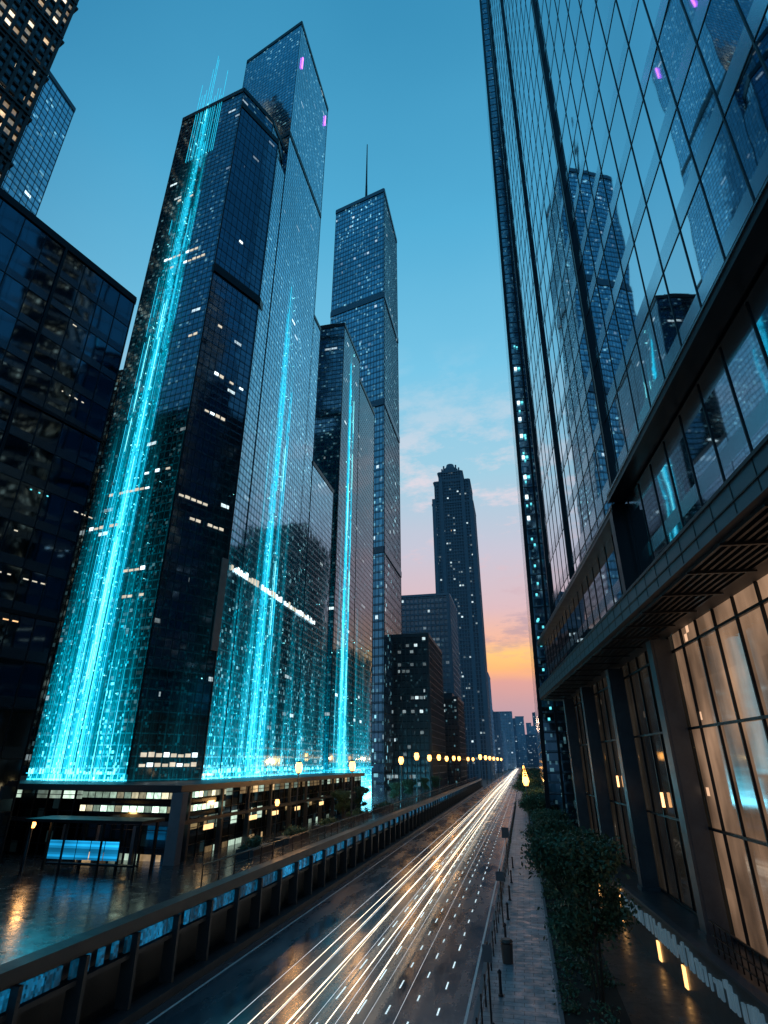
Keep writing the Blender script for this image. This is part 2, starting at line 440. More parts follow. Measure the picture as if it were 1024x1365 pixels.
def bluepanel(name, st):
    m, T, bb = newmat(name)
    co = T.n('ShaderNodeTexCoord').outputs['Object']
    s3 = T.sep(co)
    wv, _ = T.wn(T.comb(T.m('FLOOR', T.m('MULTIPLY', s3[1], 9)), T.m('FLOOR', T.m('MULTIPLY', s3[2], 8)), 1))
    n2, _ = T.noise(co, 0.13, 3)
    s = T.m('MULTIPLY', T.m('ADD', T.m('MULTIPLY', wv, 0.8), 0.12), T.m('MULTIPLY', T.m('POWER', T.m('MULTIPLY', n2, 1.8), 4.0), st))
    bb.inputs['Base Color'].default_value = (0.01, 0.03, 0.04, 1); bb.inputs['Roughness'].default_value = 0.35
    bb.inputs['Specular IOR Level'].default_value = 0.2
    bb.inputs['Emission Color'].default_value = (0.01, 0.34, 0.72, 1)
    T.put(bb.inputs['Emission Strength'], s)
    m.cycles.emission_sampling = 'NONE'
    return m
b.obj('lit_panels', [bluepanel('blue_panel', 0.7), bluepanel('blue_panel_dim', 0.25)], g)

g = group('plaza_railing', (-18.2, 60, 3.6))
b = MB(); y = 34
while y < 250:
    b.box(-18.32, -18.26, y-0.03, y+0.03, 3.6, 4.6); y += 2.0
b.box(-18.33, -18.25, 34, 250, 4.6, 4.66); b.box(-18.31, -18.27, 34, 250, 4.1, 4.13)
b.obj('rails', [M_black], g)

# ------------------------------------------------------------------ hero tower
TOPA, TOPB = 107, 146
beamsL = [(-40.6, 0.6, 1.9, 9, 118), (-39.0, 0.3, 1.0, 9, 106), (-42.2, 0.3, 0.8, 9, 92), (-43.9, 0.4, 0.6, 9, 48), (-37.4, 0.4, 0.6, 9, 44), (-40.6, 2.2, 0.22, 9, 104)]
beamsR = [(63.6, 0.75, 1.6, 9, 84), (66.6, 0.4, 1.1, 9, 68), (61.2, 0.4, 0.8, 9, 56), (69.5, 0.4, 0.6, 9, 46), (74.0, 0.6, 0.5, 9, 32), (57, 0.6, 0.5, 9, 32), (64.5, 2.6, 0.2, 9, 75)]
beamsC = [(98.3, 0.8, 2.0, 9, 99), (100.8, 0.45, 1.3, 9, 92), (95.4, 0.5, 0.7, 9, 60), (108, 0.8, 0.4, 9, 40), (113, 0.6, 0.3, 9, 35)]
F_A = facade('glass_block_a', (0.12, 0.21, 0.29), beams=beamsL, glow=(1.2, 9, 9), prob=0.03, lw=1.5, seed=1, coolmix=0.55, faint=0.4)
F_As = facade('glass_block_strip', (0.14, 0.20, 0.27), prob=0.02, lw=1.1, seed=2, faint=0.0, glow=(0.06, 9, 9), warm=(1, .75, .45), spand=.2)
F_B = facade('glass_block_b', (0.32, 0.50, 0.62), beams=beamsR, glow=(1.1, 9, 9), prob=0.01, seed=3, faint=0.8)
g = group('twin_glass_skyscraper', (-36, 58, 3.6))
A = [(-45.5, 49.0), (-33.5, 47.0), (-30.9, 52.6), (-30.9, 60), (-45.5, 62)]
strip = [(-33.2, 46.7), (-30.0, 53.4), (-30.6, 56.5), (-34.2, 50)]
B = [(-30, 57.0), (-30, 74), (-43.9, 77), (-43.9, 61.0)]
S0 = [(-30.05, 53.6), (-30.05, 57.0), (-40, 57.3), (-40, 54)]
S1 = [(-30.15, 73.9), (-30.15, 78), (-44, 78), (-44, 73.9)]
S2 = [(-30.1, 78.0), (-30.1, 89.6), (-46, 89.6), (-46, 78.0)]
b = MB(); b.prism(A, 3.6, TOPA, 0, 1); b.obj('block_a_glass', [F_A, M_roof], g)
b = MB(); b.prism(strip, 3.6, 102.5, 0, 1); b.obj('corner_spine', [F_As, M_roof], g)
b = MB(); b.prism(B, 3.6, TOPB, 0, 1); b.prism(S1, 3.6, 85, 0, 1); b.prism(S2, 3.6, 56, 0, 1); b.prism(S0, 3.6, 100, 0, 1)
b.obj('block_b_glass', [F_B, M_roof], g)
b = MB()
b.bars(A, 9, TOPA, 0.75, 0.95, 0.035, 0.03)
b.bars(B, 9, TOPB, 0.75, 0.95, 0.035, 0.02)
b.bars(S0, 9, 100, 0.75, 0.95, 0.035, 0.02); b.bars(S1, 9, 85, 0.75, 0.95, 0.035, 0.02); b.bars(S2, 9, 56, 0.75, 0.95, 0.035, 0.02)
b.obj('mullion_grid', [M_mull], g)
b = MB(); b.bars(strip, 9, 102.5, 0.75, 1.9, 0.03, 0.04)
def belt(b, pts, z0, z1, d=0.14, mi=0):
    A_ = sum(pts[i][0]*pts[(i+1) % len(pts)][1]-pts[(i+1) % len(pts)][0]*pts[i][1] for i in range(len(pts)))
    if A_ < 0: pts = pts[::-1]
    for i in range(len(pts)):
        p, q = pts[i], pts[(i+1) % len(pts)]
        L = math.hypot(q[0]-p[0], q[1]-p[1]); dd = ((q[0]-p[0])/L, (q[1]-p[1])/L); nn = (dd[1], -dd[0])
        b.obox(p, dd, nn, 0, L, -0.25, d, z0, z1, mi)
belt(b, strip, 67.9, 69.2, 0.22); belt(b, B, 110.8, 111.8, 0.1)
belt(b, A, TOPA+0.01, TOPA+1.0, 0.12); belt(b, B, TOPB+0.01, TOPB+1.1, 0.1); belt(b, strip, 102.51, 103.6, 0.12)
belt(b, S2, 56.01, 56.7, 0.1); belt(b, S1, 85.01, 85.7, 0.1)
b.obj('belts_and_parapets', [M_mull_d], g)
dA = ((-33.5+45.5)/12.166, (47-49)/12.166); nA = (dA[1], -dA[0])
def yA(x): return 49.0+(x+45.5)/12*(-2.0)
b = MB()
for k in range(13):
    x = -42.6+k*0.42+RND.uniform(-.1, .1)
    top = TOPA+1+RND.uniform(1, 8)
    if 4 <= k <= 6: top = TOPA+RND.uniform(10, 15)
    yb = yA(x)
    b.box(x-0.018, x+0.018, yb-0.1, yb-0.06, TOPA-12, top, 0)
b.obj('roof_led_masts', [M_led], g)
b = MB()
def ledstrips(b, face, uc, spread, cnt, z0, z1, wd=0.05, dens=0.75):
    for k in range(cnt):
        u = RND.gauss(uc, spread)
        zt = z1-abs(RND.gauss(0, 0.22))*(z1-z0)
        z = z0
        while z < zt:
            L = RND.uniform(2.0, 12.0)
            if RND.random() < dens:
                hot = 1 if abs(u-uc) < spread*0.7 and RND.random() < 0.35 else 0
                if face == 'A':
                    b.box(u-wd/2, u+wd/2, yA(u)-0.12, yA(u)-0.065, z, min(z+L, zt), hot)
                else:
                    b.box(face+0.065, face+0.12, u-wd/2, u+wd/2, z, min(z+L, zt), hot)
            z += L+RND.uniform(0.1, 1.6)
ledstrips(b, 'A', -40.6, 0.4, 7, 9, 110, 0.028, .9)
ledstrips(b, 'A', -39.1, 0.35, 4, 9, 100, 0.018, 0.8)
ledstrips(b, 'A', -42.2, 0.3, 3, 9, 90, 0.018, 0.8)
ledstrips(b, -30.0, 63.6, 0.45, 5, 9, 84, 0.04, .85)
ledstrips(b, -30.0, 66.4, 0.5, 3, 9, 66, 0.03, 0.8)
def sparks(b, face, uc, spread, cnt, z0, z1, s=0.09):
    for k in range(cnt):
        u = RND.gauss(uc, spread); z = z0+(z1-z0)*RND.random()**1.4; r = s*RND.uniform(0.4, 1.2)
        if face == 'A':
            if not -45.3 < u < -33.8: continue
            b.box(u-r, u+r, yA(u)-0.14, yA(u)-0.07, z-r, z+r, 1)
        else:
            b.box(face+0.07, face+0.14, u-r, u+r, z-r, z+r, 1)
sparks(b, 'A', -40.6, 1.0, 80, 10, 106, .055); sparks(b, 'A', -40, 3.2, 40, 9.5, 40, 0.04)
sparks(b, -30.0, 64, 1.1, 60, 10, 84, 0.06); sparks(b, -30, 67, 6, 40, 9.5, 40, 0.045)
b.obj('facade_led_strips', [M_led, M_led2], g)
b = MB()
b.obox((-45.5, 49.0), dA, nA, 0, 12.1, 0.12, 0.2, 9.0, 9.1, 0)
b.box(-29.8, -29.72, 53.8, 89, 9.0, 9.12, 0)
for k in range(60):
    y = RND.uniform(54, 89); b.box(-29.74, -29.66, y-0.06, y+0.06, 9.0, 9.0+RND.uniform(.15, .5), 1)
for k in range(30):
    a = RND.uniform(0.3, 11.8); b.obox((-45.5, 49.0), dA, nA, a-0.06, a+0.06, 0.2, 0.28, 9.0, 9.0+RND.uniform(.15, .5), 1)
y = 54.3
while y < 82.5:
    r_ = RND.random()
    if r_ < 0.9:
        zz = 29.7
        b.box(-29.95, -29.9, y+0.05, y+0.5, zz, zz+RND.uniform(.35, .85), 2 if r_ < .5 else 4)
    y += 0.75
def winrow(a0, a1, z, face='A', mi=4, dens=.8):
    a = a0
    while a < a1:
        if RND.random() < dens:
            hh = RND.uniform(.22, .42)
            if face == 'A': b.obox((-45.5, 49.0), dA, nA, a+.06, a+.62, 0.045, 0.065, z, z+hh, mi if RND.random() < .8 else 2)
            elif face == 'S': b.obox((-33.2, 46.7), (0.431, 0.902), (0.902, -0.431), a+.06, a+.62, 0.055, 0.075, z, z+hh, mi if RND.random() < .8 else 2)
        a += .75
winrow(2.2, 8.6, 73.8); winrow(4.4, 9.8, 71.9, dens=.6); winrow(1.0, 8.0, 37.4, dens=.7); winrow(6.5, 10.5, 39.3, dens=.8); winrow(0.6, 5, 33.5, dens=.5)
winrow(7, 10, 27.9); winrow(7.5, 10, 25.1); winrow(3, 6, 86, dens=.6); winrow(8.5, 11.6, 58.0, dens=.6)
winrow(1.5, 6.5, 52.9, 'S'); winrow(1.0, 4.5, 47.3, 'S'); winrow(0.3, 4.0, 35.8, 'S'); winrow(2, 6.4, 33.6, 'S', dens=.6); winrow(2.2, 5.2, 76, 'S', dens=.6); winrow(1, 4, 60, 'S', dens=.5)
winrow(.8, 6.4, 9.6, 'S', dens=.95); winrow(.8, 6.4, 10.4, 'S', dens=.7)
b.box(-29.9, -29.75, 72.2, 72.45, 138.2, 141.5, 3)
b.box(-29.9, -29.75, 58.6, 58.9, 134, 137.5, 3)
b.obj('facade_light_rows', [M_led, M_led2, M_white, M_purp, M_soft], g)
b = MB(); b.obox((-33.2, 46.7), (0.431, 0.902), (0.902, -0.431), 6.6, 7.4, 0.12, 0.3, 20.5, 30.5, 0)
b.obj('stone_sign_panel', [simple('beige_stone', (0.34, 0.28, 0.24), 0.6)], g)
b = MB(); b.box(-41, -34, 52, 57, TOPA, TOPA+3.0); b.box(-40, -33, 62, 72, TOPB, TOPB+2.5)
b.tube((-36, 54, TOPA+3), (-36, 54, TOPA+7), 0.08, 0.03)
b.obj('roof_plant', [M_roof], g)

# ------------------------------------------------------------------ podium
F_pod = facade('podium_glass', (0.12, 0.15, 0.17), cw=1.3, ch=2.2, prob=.7, lw=1.3, litstr=1.1, warm=(1, .66, .32), cool=(.75, 1.0, .8), coolmix=.35, seed=8, wob=.01, spand=0.6)
F_podf = facade('podium_lit_glass', (0.10, 0.12, 0.12), cw=.65, ch=.9, prob=6.0, lw=.65, litstr=2.2, warm=(1, .92, .6), cool=(.7, 1.0, .78), coolmix=.55, seed=9, wob=.01, spand=0.6)
g = group('shopping_podium', (-28, 45, 3.6))
P = [(-24.6, 41), (-24.6, 92), (-60, 92), (-60, 43.5), (-33, 41.5)]
b = MB(); b.prism(P, 3.6, 8.0, 0, 1)
b.face([(-33, 41.34, 6.2), (-24.65, 40.84, 6.2), (-24.65, 40.84, 8.0), (-33, 41.34, 8.0)], 2, [(-33, 6.2), (-24.6, 6.2), (-24.6, 8), (-33, 8)])
b.face([(-24.48, 41.0, 6.2), (-24.48, 48.0, 6.2), (-24.48, 48.0, 8.0), (-24.48, 41.0, 8.0)], 2, [(41, 6.2), (48, 6.2), (48, 8), (41, 8)])
b.obj('glass_walls', [F_pod, M_roof, F_podf], g)
b = MB(); P2 = [(-24.0, 40.2), (-24.0, 92.2), (-60.2, 92.2), (-60.2, 42.6), (-33, 40.7)]
b.prism(P2, 8.02, 8.45, 0, 0)
P3 = [(-24.3, 40.6), (-24.3, 92.1), (-60.1, 92.1), (-60.1, 43.1), (-33, 41.1)]
b.prism(P3, 5.85, 6.1, 0, 0)
b.obj('floor_slabs', [M_concd], g)
b = MB()
for y in range(42, 92, 5):
    b.box(-24.44, -24.05, y-0.15, y+0.15, 3.6, 5.84); b.box(-24.44, -24.2, y-0.12, y+0.12, 6.11, 8.01)
for x in (-27.5, -30.4, -33.3):
    b.box(x-0.12, x+0.12, 40.5, 40.8, 3.6, 5.8)
b.obj('columns', [M_concd], g)
b = MB(); b.box(-24.45, -23.6, 39.8, 40.55, 3.6, 8.0, 0); b.obj('corner_pillar', [M_conc], g)
b = MB(); b.bars(P, 3.6, 8.0, 1.3, 1.1, 0.05, 0.06); b.obj('mullions', [M_mull_d], g)
b = MB()
for y in (44, 52, 57, 63, 71, 80):
    b.box(-24.02, -23.95, y, y+1.4, 5.3, 5.65, RND.choice((0, 1, 0)))
b.obj('shop_signs', [emis('sign_warm', (1, .6, .25), 1.8), emis('sign_blue', (.1, .6, 1.0), 1.6)], g)

# ------------------------------------------------------------------ black glass office block (left)
F_bl = facade('black_glass', (0.10, 0.16, 0.21), cw=1.9, ch=3.4, prob=0.0, seed=12, wob=0.008, rough=0.04, faint=0.0, spand=0.15, cvar=.15)
g = group('dark_glass_office_block', (-40, 30, 3.6))
K = [(-43.8, 8.5), (-35.7, 37.8), (-62, 44), (-72, 12)]
b = MB(); b.prism(K, 3.6, 54.3, 0, 1); b.obj('glass_walls', [F_bl, M_roof], g)
b = MB(); b.bars(K, 3.6, 54.3, 1.9, 3.4, 0.06, 0.05)
belt(b, K, 54.31, 55.1, 0.15)
dK = ((-35.7+43.8)/30.4, (37.8-8.5)/30.4)
for zz in (20.4, 37.4):
    b.obox((-43.8, 8.5), dK, (dK[1], -dK[0]), 0, 30.4, 0.06, 0.16, zz-0.15, zz+0.15)
for a in (7.5, 15, 22.6):
    b.obox((-43.8, 8.5), dK, (dK[1], -dK[0]), a-0.1, a+0.1, 0.07, 0.2, 3.6, 54.3)
b.obj('mullion_grid', [M_mull_d], g)
b = MB()
rl = random.Random(4)
for i in range(46):
    a = rl.uniform(2, 29.5); z = 3.4*rl.randint(3, 15)-rl.uniform(.4, .9); L = rl.uniform(.1, .45); mi = rl.choice((0, 0, 1, 2))
    for k in range(rl.randint(1, 3)):
        b.obox((-43.8, 8.5), dK, (dK[1], -dK[0]), a+k*.7, a+k*.7+L, 0.02, 0.045, z, z+.10, mi)
b.obj('ceiling_lights_seen_through_glass', [M_soft, M_teal, emis('warm_point', (1, .55, .25), 1.2, sample=False)], g)
g = group('rear_office_block', (-60, 80, 0))
F_n = facade('rear_glass', (0.08, 0.13, 0.17), cw=1.2, ch=1.6, prob=0.03, seed=14, faint=0.2)
NB = [(-47, 68), (-47, 90), (-80, 90), (-80, 68)]
b = MB(); b.prism(NB, 0, 74, 0, 1); b.obj('walls', [F_n, M_roof], g)
b = MB(); b.bars(NB, 3.6, 74, 1.2, 1.6, .08, .06); b.obj('mullion_grid', [M_mull_d], g)

F_t1 = facade('residential_glass', (0.10, 0.12, 0.14), cw=1.3, ch=2.2, prob=.9, lw=1.3, litstr=1.9, warm=(1, .70, .40), cool=(1, .85, .6), coolmix=.4, seed=21, metal=0.7, rough=.2)
g = group('residential_tower', (-80, 40, 0))
K1 = [(-67.8, 41.5), (-71, 28), (-95, 30), (-92, 48)]
b = MB(); b.prism(K1, 0, 190, 0, 1); b.obj('walls', [F_t1, M_roof], g)
b = MB(); b.bars(K1, 40, 190, 1.3, 2.2, 0.45, 0.35)
for z in range(60, 190, 11):
    belt(b, K1, z, z+0.5, 0.55)
b.obj('balcony_grid', [simple('tower_concrete', (.05, .055, .06), .7)], g)
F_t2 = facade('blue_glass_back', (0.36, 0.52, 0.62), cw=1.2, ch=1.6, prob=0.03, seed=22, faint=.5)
g = group('blue_glass_tower', (-90, 60, 0))
K2 = [(-81.7, 57.6), (-81.7, 49.0), (-104, 46), (-104, 62)]
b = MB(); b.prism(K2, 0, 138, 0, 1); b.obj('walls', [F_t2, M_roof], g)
b = MB(); b.bars(K2, 50, 138, 1.2, 1.6, 0.07, 0.06); belt(b, K2, 138.01, 139.2, .15); b.obj('mullion_grid', [M_mull], g)

# ------------------------------------------------------------------ block C
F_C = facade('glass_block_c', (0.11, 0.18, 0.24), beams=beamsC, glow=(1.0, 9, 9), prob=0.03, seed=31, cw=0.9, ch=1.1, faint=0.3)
g = group('stepped_office_tower', (-35, 105, 3.6))
C1 = [(-30, 92.2), (-30, 105.4), (-41, 105.4), (-41, 92.2)]
C2 = [(-30.1, 105.4), (-30.1, 121), (-44, 121), (-44, 105.4)]
C0 = [(-41, 93), (-41, 104), (-47, 104), (-47, 93)]
b = MB(); b.prism(C1, 3.6, 99, 0, 1); b.prism(C2, 3.6, 94, 0, 1); b.prism(C0, 3.6, 90, 0, 1); b.obj('glass_walls', [F_C, M_roof], g)
b = MB()
for pp, zt in ((C1, 99), (C2, 94), (C0, 90)):
    b.bars(pp, 9, zt, 0.9, 1.1, 0.05, 0.03); belt(b, pp, zt+.01, zt+.9, .12)
b.box(-38, -33, 94, 100, 99, 102)
b.obj('mullion_grid', [M_mull_d], g)
b = MB(); ledstrips(b, -30.0, 98.3, 0.5, 8, 9, 98, 0.06, .85); ledstrips(b, -30.0, 100.8, 0.45, 4, 9, 90, 0.045, .8)
sparks(b, -30, 98.5, 1.2, 80, 9, 98, 0.09); sparks(b, -30, 102, 7, 40, 9, 35, 0.07)
b.box(-29.85, -29.75, 92.4, 121, 9, 9.15, 0)
b.obj('facade_led_strips', [M_led, M_led2], g)

# ------------------------------------------------------------------ antenna tower
F_D = facade('glass_antenna_tower', (0.36, 0.52, 0.62), cw=1.15, ch=2.4, prob=0.04, lw=1.15, litstr=1.0, seed=41, faint=1.1, spand=.5)
g = group('antenna_skyscraper', (-45, 162, 3.6))
D = [(-34, 149.7), (-34, 175), (-56, 180), (-56, 155)]
b = MB(); b.prism(D, 0, 222, 0, 1); b.obj('glass_walls', [F_D, M_roof], g)
b = MB(); b.bars(D, 9, 222, 1.15, 2.4, 0.12, 0.08)
belt(b, D, 222.01, 224.0, .3); belt(b, D, 165, 167.5, .3); belt(b, D, 118, 120.5, .3); belt(b, D, 66, 68, .3)
b.obj('mullion_grid', [simple('antenna_tower_frame', (.12, .17, .21), .4, .7)], g)
b = MB(); b.box(-50, -40, 158, 170, 222, 227); b.tube((-44.6, 161, 227), (-44.6, 161, 245), .7, .45, 8); b.tube((-44.6, 161, 245), (-44.6, 161, 273), .42, .2, 6)
b.obj('antenna_mast', [M_mull_d], g)

# ------------------------------------------------------------------ low/mid left blocks
F_E = facade('stone_grid_e', (0.07, 0.09, 0.11), cw=1.2, ch=1.8, prob=.14, lw=1.2, litstr=1.0, seed=51, metal=.4, rough=.3, coolmix=.35, faint=.3)
def block(name, pts, z, F, cw, ch, t, frame, crown=True):
    g = group(name, (pts[0][0], pts[0][1], 0))
    b = MB(); b.prism(pts, 0, z, 0, 1); b.obj('walls', [F, M_roof], g)
    b = MB(); b.bars(pts, 3, z, cw, ch, t, t*1.2)
    belt(b, pts, z+.01, z+1, t*1.4+.05)
    cx = sum(p[0] for p in pts)/len(pts); cy = sum(p[1] for p in pts)/len(pts)
    if crown:
        b.box(cx-4, cx+4, cy-4, cy+4, z, z+3)
        b.box(cx-7, cx-5, cy-3, cy+1, z, z+2)
    b.obj('frame_grid', [frame], g)
    return g
def rect(x, y, wx, wy): return [(x, y), (x+wx, y), (x+wx, y+wy), (x, y+wy)]
M_dc = simple('dark_cladding', (.06, .085, .105), .6)
block('dark_office_block', [(-23.5, 160), (-23.5, 190), (-41, 190), (-41, 160)], 43, F_E, 1.2, 1.8, .22, M_dc)
F_F = facade('stone_grid_f', (0.22, 0.30, 0.37), cw=1.8, ch=2.4, prob=.07, lw=1.8, litstr=1.0, seed=52, metal=.5, rough=.3)
block('stone_office_block', [(-24.5, 232), (-24.5, 262), (-50, 262), (-50, 232)], 75, F_F, 1.8, 2.4, .4, simple('grey_cladding', (.22, .30, .37), .6))
block('dark_office_block', [(-20.5, 205), (-20.5, 228), (-33, 228), (-33, 205)], 30, F_E, 1.2, 1.8, .22, M_dc)
# unseen blocks added right of the road to darken the left towers' reflections
block('dark_office_block', rect(8, 128, 26, 30), 62, F_E, 2.4, 3.6, .4, M_dc)
block('dark_office_block', rect(10, 175, 22, 34), 88, F_E, 2.4, 3.6, .4, M_dc)
block('dark_office_block', rect(9, 235, 26, 40), 54, F_E, 2.4, 3.6, .4, M_dc)
block('dark_office_block', rect(44, 60, 26, 50), 96, F_E, 2.4, 3.6, .4, M_dc)

F_G = facade('deco_glass', (0.10, 0.15, 0.20), cw=2.0, ch=2.6, prob=.12, lw=2.0, litstr=1.2, seed=61, metal=.3, rough=.3, coolmix=.55)
g = group('art_deco_skyscraper', (-36, 415, 0))
M_deco = simple('deco_stone', (0.16, 0.22, 0.275), .7)
b = MB(); f_ = MB()
tiers = [(-51, -20, 400, 430, 0, 196), (-49.5, -21.5, 401.5, 428.5, 196, 216), (-46, -27, 403, 427, 216, 225)]
for (x0, x1, y0, y1, z0, z1) in tiers:
    pp = [(x0, y0), (x1, y0), (x1, y1), (x0, y1)]
    b.prism(pp, z0, z1, 0, 1); f_.bars(pp, z0, z1, 2.0, 2.6, .7, .7); belt(f_, pp, z1+.01, z1+1.2, .9)
for x in (-50, -44, -27, -21):
    f_.box(x-1.4, x+1.4, 398.9, 401, 0, 201 if abs(x+35.5) > 10 else 219)
f_.tube((-37, 414, 225), (-37, 414, 233), 7.5, 6.5, 10); f_.tube((-37, 414, 233), (-37, 414, 238), 4.5, 3.0, 10)
for a in range(8):
    f_.box(-37+7*math.cos(a*.785)-.6, -37+7*math.cos(a*.785)+.6, 414+7*math.sin(a*.785)-.6, 414+7*math.sin(a*.785)+.6, 225, 235)
b.obj('walls', [F_G, M_roof], g); f_.obj('stone_piers', [M_deco], g)

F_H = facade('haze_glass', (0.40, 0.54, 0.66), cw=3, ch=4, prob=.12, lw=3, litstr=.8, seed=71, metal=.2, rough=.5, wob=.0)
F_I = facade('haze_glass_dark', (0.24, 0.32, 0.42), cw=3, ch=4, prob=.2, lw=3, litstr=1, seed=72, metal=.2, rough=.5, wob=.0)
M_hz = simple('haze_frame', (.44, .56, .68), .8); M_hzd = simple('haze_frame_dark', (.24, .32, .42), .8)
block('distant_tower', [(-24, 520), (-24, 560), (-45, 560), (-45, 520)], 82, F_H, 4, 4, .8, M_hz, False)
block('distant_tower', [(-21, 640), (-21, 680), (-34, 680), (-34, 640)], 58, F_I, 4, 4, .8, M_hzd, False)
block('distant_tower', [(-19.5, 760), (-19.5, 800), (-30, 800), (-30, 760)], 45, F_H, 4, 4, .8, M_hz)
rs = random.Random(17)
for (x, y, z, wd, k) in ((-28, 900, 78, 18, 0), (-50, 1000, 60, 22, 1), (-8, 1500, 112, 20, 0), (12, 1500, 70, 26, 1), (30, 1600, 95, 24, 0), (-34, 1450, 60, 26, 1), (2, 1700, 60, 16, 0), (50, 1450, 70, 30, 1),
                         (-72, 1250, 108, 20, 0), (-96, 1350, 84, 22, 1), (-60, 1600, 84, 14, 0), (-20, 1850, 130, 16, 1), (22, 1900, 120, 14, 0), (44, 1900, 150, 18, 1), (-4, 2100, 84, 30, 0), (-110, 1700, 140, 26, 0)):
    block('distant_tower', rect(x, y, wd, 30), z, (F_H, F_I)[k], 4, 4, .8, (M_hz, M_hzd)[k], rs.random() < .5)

# ------------------------------------------------------------------ right-hand glass building
PH = math.atan(0.08)
d_ = (-math.sin(PH), math.cos(PH)); n_ = (math.cos(PH), math.sin(PH)); O = (0, 0)
def Rp(s, n, z): return (d_[0]*s+n_[0]*n, d_[1]*s+n_[1]*n, z)
F_R = facade('curtain_glass', (0.60, 0.68, 0.74), cw=2.0, ch=4.0, prob=0.0, seed=81, wob=.007, rough=.02, faint=.0, spand=.0, cvar=.12)
F_Rl = facade('curtain_glass_low', (0.40, 0.48, 0.55), cw=2.0, ch=2.7, prob=0.0, seed=82, wob=.008, rough=.03, faint=.0, spand=.0, cvar=.12)
g = group('curtain_wall_office_tower', (10, 25, 0))
NF, LEAN, ZB, ZT = 8.7, 0.020, 23.2, 185
def Fp(s, z, off=0.0): return Rp(s, NF+LEAN*(z-ZB)+off, z)
b = MB()
s0, s1 = -22, 56
b.face([Fp(s1, ZB), Fp(s0, ZB), Fp(s0, ZT), Fp(s1, ZT)], 0, [(s1, ZB), (s0, ZB), (s0, ZT), (s1, ZT)])
e0, e1 = Rp(s1, 40, ZB), Rp(s1, 40, ZT)
b.face([e0, Fp(s1, ZB), Fp(s1, ZT), e1], 0, [(40, ZB), (NF, ZB), (NF, ZT), (40, ZT)])
e2, e3 = Rp(s0, 40, ZB), Rp(s0, 40, ZT)
b.face([Fp(s0, ZB), e2, e3, Fp(s0, ZT)], 1)
b.face([Fp(s0, ZT), e3, e1, Fp(s1, ZT)], 1); b.face([e2, e0, e1, e3], 1)
b.obj('upper_curtain_glass', [F_R, M_roof], g)
b = MB()
def vbar(b, s, t, dep, z0=ZB, z1=ZT, mi=0):
    b.hexa([Fp(s-t/2, z0, 0.0), Fp(s+t/2, z0, 0.0), Fp(s+t/2, z0, -dep), Fp(s-t/2, z0, -dep)][::-1] +
           [Fp(s-t/2, z1, 0.0), Fp(s+t/2, z1, 0.0), Fp(s+t/2, z1, -dep), Fp(s-t/2, z1, -dep)][::-1], mi)
s = s0
while s <= s1:
    vbar(b, s, 0.055, 0.03); s += 2.0
z = 24.0
while z < ZT:
    b.hexa([Fp(s0, z-.025, 0), Fp(s1, z-.025, 0), Fp(s1, z-.025, -.022), Fp(s0, z-.025, -.022)][::-1] +
           [Fp(s0, z+.025, 0), Fp(s1, z+.025, 0), Fp(s1, z+.025, -.022), Fp(s0, z+.025, -.022)][::-1])
    z += 4.0
for s in (29.0, 44.0, 55.8):
    vbar(b, s, 0.25, 0.22)
b.obj('curtain_mullions', [M_mull_d], g)
b = MB()
b.face([Rp(66, 8.9, 17.6), Rp(-22, 8.9, 17.6), Rp(-22, 8.9, 22.6), Rp(66, 8.9, 22.6)], 0, [(66, 17.6), (-22, 17.6), (-22, 22.6), (66, 22.6)])
b.face([Rp(66, 30, 17.6), Rp(66, 8.9, 17.6), Rp(66, 8.9, 22.6), Rp(66, 30, 22.6)], 0, [(30, 17.6), (8.9, 17.6), (8.9, 22.6), (30, 22.6)])
b.obj('lower_band_glass', [F_Rl], g)
b = MB(); s = -22
while s <= 66:
    b.obox(O, d_, n_, s-.03, s+.03, 8.86, 8.9, 17.61, 22.5); s += 2.0
b.obox(O, d_, n_, -22, 28.6, 8.05, 9.3, 22.72, 23.19)
b.obox(O, d_, n_, 28.6, 66.5, 8.2, 9.3, 22.15, 22.62)
b.obox(O, d_, n_, 56.5, 66.5, 8.9, 30, 22.63, 23.0)
b.obox(O, d_, n_, 28.4, 29.0, 8.1, 8.9, 17.61, 22.14)
b.obj('ledge_bands', [simple('ledge_bronze', (.03, .03, .033), .35, .6)], g)
b = MB(); b.obox(O, d_, n_, -22, 28.5, 8.0, 8.045, 23.0, 23.06); b.obox(O, d_, n_, 28.7, 66, 8.15, 8.195, 22.4, 22.46)
b.obj('ledge_trim', [simple('steel_trim', (.35, .38, .4), .25, 1.0)], g)

def canopy_outline(inset=0.0):
    pts = []
    nb, s_end, r = 8.0+inset, 71-inset, 3.2-inset
    pts.append(Rp(-22, nb, 0)[:2]); pts.append(Rp(s_end-r, nb, 0)[:2])
    for k in range(1, 10):
        a = k/10*math.pi/2
        pts.append(Rp(s_end-r+r*math.sin(a), nb+r-r*math.cos(a), 0)[:2])
    pts.append(Rp(s_end, nb+r, 0)[:2]); pts.append(Rp(s_end, 28, 0)[:2]); pts.append(Rp(-22, 28, 0)[:2])
    return pts
M_fas = simple('fascia_metal', (.13, .165, .19), .35, .75)
M_sof = simple('soffit', (.10, .10, .10), .6)
b = MB(); b.prism(canopy_outline(), 16.5, 17.55, 0, 0); b.face([(p[0], p[1], 16.497) for p in canopy_outline()][::-1], 1)
b.obj('canopy', [M_fas, M_sof], g)
b = MB(); s = -21.5
while s < 67.5:
    b.obox(O, d_, n_, s-.02, s+.02, 7.985, 8.0, 16.55, 17.5); s += 1.5
b.obox(O, d_, n_, -22, 67.8, 7.93, 8.0, 17.5, 17.62); b.obox(O, d_, n_, -22, 67.8, 7.95, 8.0, 16.92, 16.96)
n = 8.35
